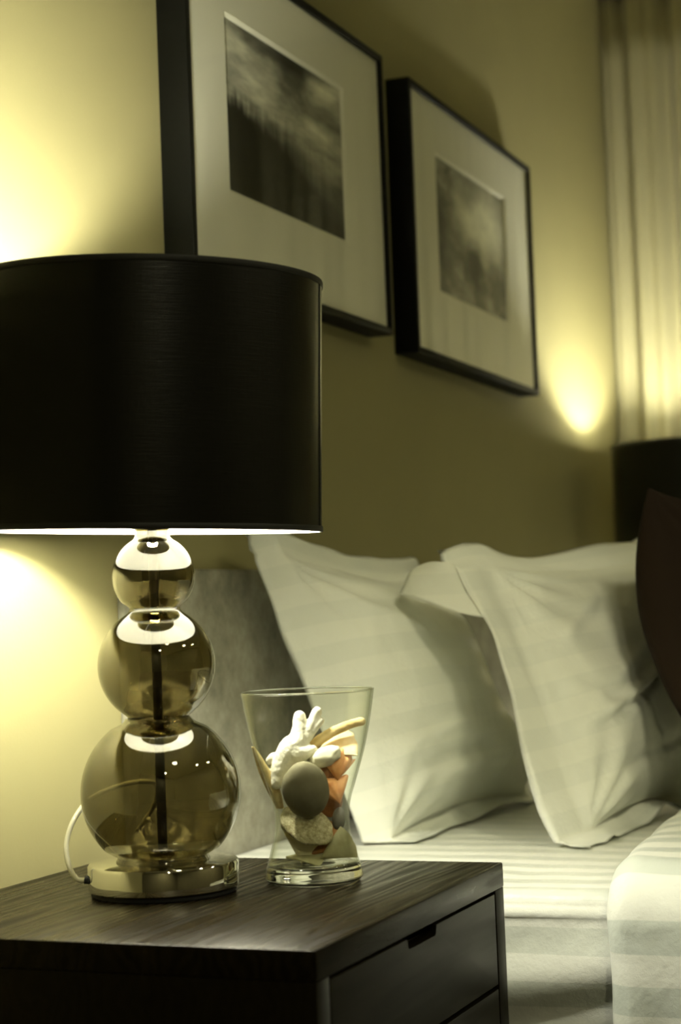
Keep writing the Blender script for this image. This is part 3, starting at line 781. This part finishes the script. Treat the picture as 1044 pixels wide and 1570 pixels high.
# ---- things in the vase. local frame: a to the viewer's right, b towards the viewer, z up (pixel-sized units, scaled)
def vp(a, b, z): return V((VX, VY, VZ)) + (er*a + eb*b + V((0, 0, z)))*K
def stone_mat(name, c0, c1, scale=60, rough=.75, bmp=.2):
    mt = mat(name, c0, rough, spec=.3)
    n = noise_n(mt, coords(mt), scale, 5, .6)
    lk(mt, ramp(mt, n, [(.35, c0), (.65, c1)]), bsdf(mt).inputs['Base Color'])
    bump(mt, noise_n(mt, coords(mt), scale*4, 4), bmp, .0015); return mt
M_GREYST = stone_mat('grey_pebble_stone', (.17, .157, .09), (.215, .20, .12), 40)
M_WHITE = stone_mat('white_coral', (.80, .78, .62), (.88, .86, .72), 80, .85, .4)
M_PALE = stone_mat('pale_pebble_stone', (.66, .64, .46), (.74, .72, .54), 60)
M_TAN = stone_mat('tan_driftwood', (.58, .43, .17), (.72, .57, .28), 90, .8)
M_ORANGE = stone_mat('orange_shell', (.62, .25, .07), (.74, .40, .15), 70, .45)
M_TANSH = stone_mat('tan_shell', (.66, .48, .20), (.76, .60, .33), 60, .5)
M_BROWN = stone_mat('brown_shell', (.26, .11, .03), (.36, .17, .05), 90, .5)
M_ROUGH = stone_mat('rough_coral_stone', (.30, .26, .12), (.64, .60, .37), 230, .9, 1.)
M_DKST = stone_mat('dark_grey_pebble_stone', (.10, .095, .07), (.15, .14, .10), 60)
M_OLIVE = stone_mat('olive_shell', (.34, .33, .16), (.44, .43, .24), 60, .55)
M_CREAM = stone_mat('cream_shell', (.62, .57, .32), (.72, .68, .44), 70, .6)
M_BARK = stone_mat('bark_sliver', (.34, .24, .08), (.60, .50, .24), 50, .8)

def frame_of(ax, ay):
    """orthonormal matrix with x along ax, z along the given facing ay (in a,b,z units)"""
    X = (er*ax[0]+eb*ax[1]+V((0, 0, ax[2]))).normalized(); Z = (er*ay[0]+eb*ay[1]+V((0, 0, ay[2])))
    Z = (Z - X*Z.dot(X)).normalized(); Y = Z.cross(X)
    return Matrix((X, Y, Z)).transposed()
def place(o, a, b, z, ax, ay):
    o.matrix_world = Matrix.Translation(vp(a, b, z)) @ frame_of(ax, ay).to_4x4(); return o
def pebble(name, label, mtl, a, b, z, dims, ax, ay, lump=.06, seed=0, taper=0):
    bm = bmesh.new(); bmesh.ops.create_icosphere(bm, subdivisions=4, radius=1)
    for v in bm.verts:
        d = v.co.copy(); k = 1+lump*ns(d.x*1.3+seed, d.y*1.3, d.z*1.3)+lump*.4*ns(d.x*3, d.y*3+seed, d.z*3)
        v.co = V((d.x*dims[0]*K*k, d.y*dims[1]*K*k*(1+taper*d.x), d.z*dims[2]*K*k))
    return tag(place(obj(name, bm, mtl), a, b, z, ax, ay), label, 'pebble')
def scallop(name, label, mtl, a, b, z, rad, height, spread, ribs, ax, ay, thick=2.2, ribh=.8, asp=1., cat='shell', edge=.04, seed=0):
    """a fan shell: hinge at the local origin side, opening along +x, hollow side facing -z"""
    nr, na = 16, 40; vs, fs = [], []
    for s_ in (1, -1):
        for i in range(nr+1):
            for j in range(na+1):
                r = (i+.001)/nr; t = -spread+2*spread*j/na
                rr = rad*r*(1+edge*ns(t*4+seed, 2.2, seed)*r+.25*(1-(t/spread)**2)*0)
                h = height*(1-(1.12*r-.35)**2/.6) * (1-.35*(t/spread)**4)
                h += ribh*math.cos(t*ribs)*r*(1 if s_ > 0 else .6)
                vs.append(V(((rr*math.cos(t*.98)-rad*.5)*K, rr*math.sin(t)*asp*K, (h+(thick/2)*s_*(1 if i < nr else .3))*K)))
    o_ = (nr+1)*(na+1)
    for i in range(nr):
        for j in range(na):
            q = i*(na+1)+j; fs.append((q, q+1, q+na+2, q+na+1)); fs.append((o_+q, o_+q+na+1, o_+q+na+2, o_+q+1))
    for j in range(na):
        q = nr*(na+1)+j; fs.append((q, q+1, o_+q+1, o_+q))
    for i in range(nr):
        q = i*(na+1); fs.append((q, q+na+1, o_+q+na+1, o_+q)); q += na; fs.append((q, o_+q, o_+q+na+1, q+na+1))
    bm = bmesh.new(); bv = [bm.verts.new(v) for v in vs]
    for f in fs: bm.faces.new([bv[k] for k in f])
    return tag(place(obj(name, bm, mtl, sharp=60), a, b, z, ax, ay), label, cat)
def blob(name, label, cat, mtl, chains, voxel=.0011, disp=.0006, dscale=160, seed=0):
    """union of tapered tubes remeshed into one smooth body; chains: list of [(a,b,z,r), ...]"""
    me = bpy.data.meshes.new('tmp'); bm = bmesh.new()
    for ch in chains:
        pts_ = catmull([vp(*c[:3]) for c in ch], 6); rr = [p.x for p in catmull([(c[3], 0, 0) for c in ch], 6)]
        t = tube(pts_, [max(x, 1)*K for x in rr], 14); m2 = bpy.data.meshes.new('t2'); t.to_mesh(m2); t.free(); bm.from_mesh(m2); bpy.data.meshes.remove(m2)
        for p_, r_ in ((pts_[0], rr[0]), (pts_[-1], rr[-1])):
            bmesh.ops.create_icosphere(bm, subdivisions=2, radius=max(r_, 1)*K, matrix=Matrix.Translation(p_))
    cen = vp(*chains[0][0][:3])
    for v in bm.verts: v.co -= cen
    bmesh.ops.recalc_face_normals(bm, faces=bm.faces)
    bm.to_mesh(me); bm.free()
    t = bpy.data.objects.new('tmp', me); COL.objects.link(t)
    md = t.modifiers.new('r', 'REMESH'); md.mode = 'VOXEL'; md.voxel_size = voxel; md.use_smooth_shade = True
    sm = t.modifiers.new('s', 'SMOOTH'); sm.iterations = 4; sm.factor = .5
    dg = bpy.context.evaluated_depsgraph_get(); m3 = bpy.data.meshes.new_from_object(t.evaluated_get(dg))
    bpy.data.objects.remove(t); bpy.data.meshes.remove(me)
    for v in m3.vertices:
        v.co += v.normal*disp*(ns(v.co.x*dscale+seed, v.co.y*dscale, v.co.z*dscale)+.5*ns(v.co.x*dscale*2.5, v.co.y*dscale*2.5, v.co.z*dscale*2.5))
    for p in m3.polygons: p.use_smooth = True
    m3.name = name; m3.materials.clear(); m3.materials.append(mtl)
    o = bpy.data.objects.new(name, m3); COL.objects.link(o); o.location = cen
    return tag(o, label, cat)

def rough_disc():
    o = pebble('coral_stone', 'rough sandy disc of coral stone below the grey pebble', M_ROUGH, -8, 13, 86, (43, 30, 7), (.86, .10, -.42), (.16, .80, .55), .10, 8)
    for v in o.data.vertices:
        d = v.co/K; v.co += v.normal*K*(1.6*ns(d.x*.22, d.y*.22, 3)+1.1*ns(d.x*.5, d.y*.5, 7))
    o['category'] = 'stone'
# bottom of the vase upwards
scallop('shell', 'flat olive shell lying on the bottom of the vase', M_OLIVE, -12, 6, 35, 60, 5, .55, 7, (1, .1, .03), (0, .3, 1))
scallop('shell', 'pointed grey-green shell fragment at the lower right of the vase', M_OLIVE, 36, 16, 48, 58, 7, .5, 5, (.86, .1, .5), (-.2, 1, .35), seed=2)
scallop('shell', 'cream curved shell strip at the lower left of the vase', M_CREAM, -24, 4, 62, 66, 6, .34, 4, (.72, .1, -.69), (-.35, .9, .2), seed=4)
scallop('shell', 'brown curved shell edge under the rough round stone', M_BROWN, 16, 0, 56, 66, 9, .6, 8, (.75, 0, .6), (-.35, .75, .55), seed=6)
rough_disc()
pebble('pebble', 'small dark grey pebble low at the right of the vase', M_DKST, 41, -2, 92, (18, 10, 9), (.1, 0, 1), (0, 1, 0), seed=3)
scallop('shell', 'orange shell at the right waist of the vase, below the larger orange one', M_ORANGE, 36, 4, 136, 42, 12, .70, 13, (-.30, .1, .95), (.1, 1, .2), thick=3, ribh=.7, edge=.15, seed=10)
scallop('shell', 'slim brown shell between the grey pebble and the orange shells', M_BROWN, 25, -2, 160, 52, 6, .26, 5, (-.1, 0, 1), (-.2, 1, .1), seed=12)
scallop('shell', 'larger bright orange shell at the right of the vase', M_ORANGE, 42, -2, 174, 44, 15, .72, 13, (.10, .1, .98), (.15, .95, .25), thick=3, ribh=.7, edge=.15, seed=14)
pebble('pebble', 'dark brown filler piece added behind the orange shells in the vase', M_BROWN, 26, -20, 128, (36, 22, 9), (-.1, .1, 1), (.1, 1, .1), seed=9)  # filler added so the gap between the shells reads dark
scallop('shell', 'broad tan shell standing behind the white coral', M_TANSH, 40, -22, 196, 70, 14, .58, 12, (.85, 0, .5), (-.2, .6, .75), seed=16)
pebble('pebble', 'large smooth grey oval pebble at the front of the vase', M_GREYST, -7, 31, 141, (46, 36, 19), (-.22, .40, 1), (.22, .93, -.40), .05, 2)
blob('coral', 'knobbly white coral branch sticking up in the vase', 'coral', M_WHITE, [
    [(-52, 10, 150, 9), (-44, 8, 176, 15), (-30, 6, 200, 19), (-17, 4, 214, 17), (-14, 2, 232, 12), (-13, 0, 250, 10)],
    [(-20, 4, 206, 16), (-4, 2, 222, 11), (6, 0, 240, 9), (14, -2, 257, 8)],
    [(-6, 4, 215, 9), (9, 2, 232, 7), (19, 0, 243, 6)],
    [(-34, 8, 196, 16), (-14, 10, 196, 15), (4, 8, 199, 9)],
    [(-40, 2, 184, 13), (-54, 0, 189, 9), (-61, -2, 184, 7)],
    [(-50, 2, 172, 10), (-60, -2, 170, 5)]])
pebble('pebble', 'small off-white pebble beside the white coral', M_PALE, 24, 12, 189, (25, 15, 14), (.93, .1, .35), (-.1, .95, .35), .16, 6)
blob('driftwood_stick', 'curved tan driftwood stick pointing right out of the vase contents', 'stick', M_TAN, [
    [(-2, -8, 196, 8), (10, -8, 208, 8), (28, -8, 220, 8), (48, -10, 229, 7.5), (66, -14, 235, 7), (82, -18, 238, 7)]], disp=.0004)
def sliver():
    path = catmull([vp(-86, 8, 208), vp(-78, 8, 190), vp(-69, 7, 168), vp(-57, 6, 140), vp(-48, 4, 112)], 8)
    wd = [p.x for p in catmull([(2, 0, 0), (6, 0, 0), (9, 0, 0), (10, 0, 0), (6, 0, 0)], 8)]
    bm = bmesh.new(); rows = []
    for p, wv in zip(path, wd):
        rows.append([[bm.verts.new(p + er*K*(wv*t) + eb*K*(5*(1-t*t)+1.5*s_ + .8*ns(p.z*200, t*2))) for t in (-1, -.6, -.2, .2, .6, 1)] for s_ in (1, -1)])
    for a, b in zip(rows, rows[1:]):
        for k in range(5):
            bm.faces.new((a[0][k], a[0][k+1], b[0][k+1], b[0][k])); bm.faces.new((a[1][k], b[1][k], b[1][k+1], a[1][k+1]))
        bm.faces.new((a[0][0], b[0][0], b[1][0], a[1][0])); bm.faces.new((a[0][5], a[1][5], b[1][5], b[0][5]))
    for r_ in (rows[0], rows[-1]):
        for k in range(5): bm.faces.new((r_[0][k], r_[1][k], r_[1][k+1], r_[0][k+1]))
    tag(obj('bark_sliver', bm, M_BARK), 'thin tan bark sliver leaning against the left glass of the vase', 'bark')
sliver()
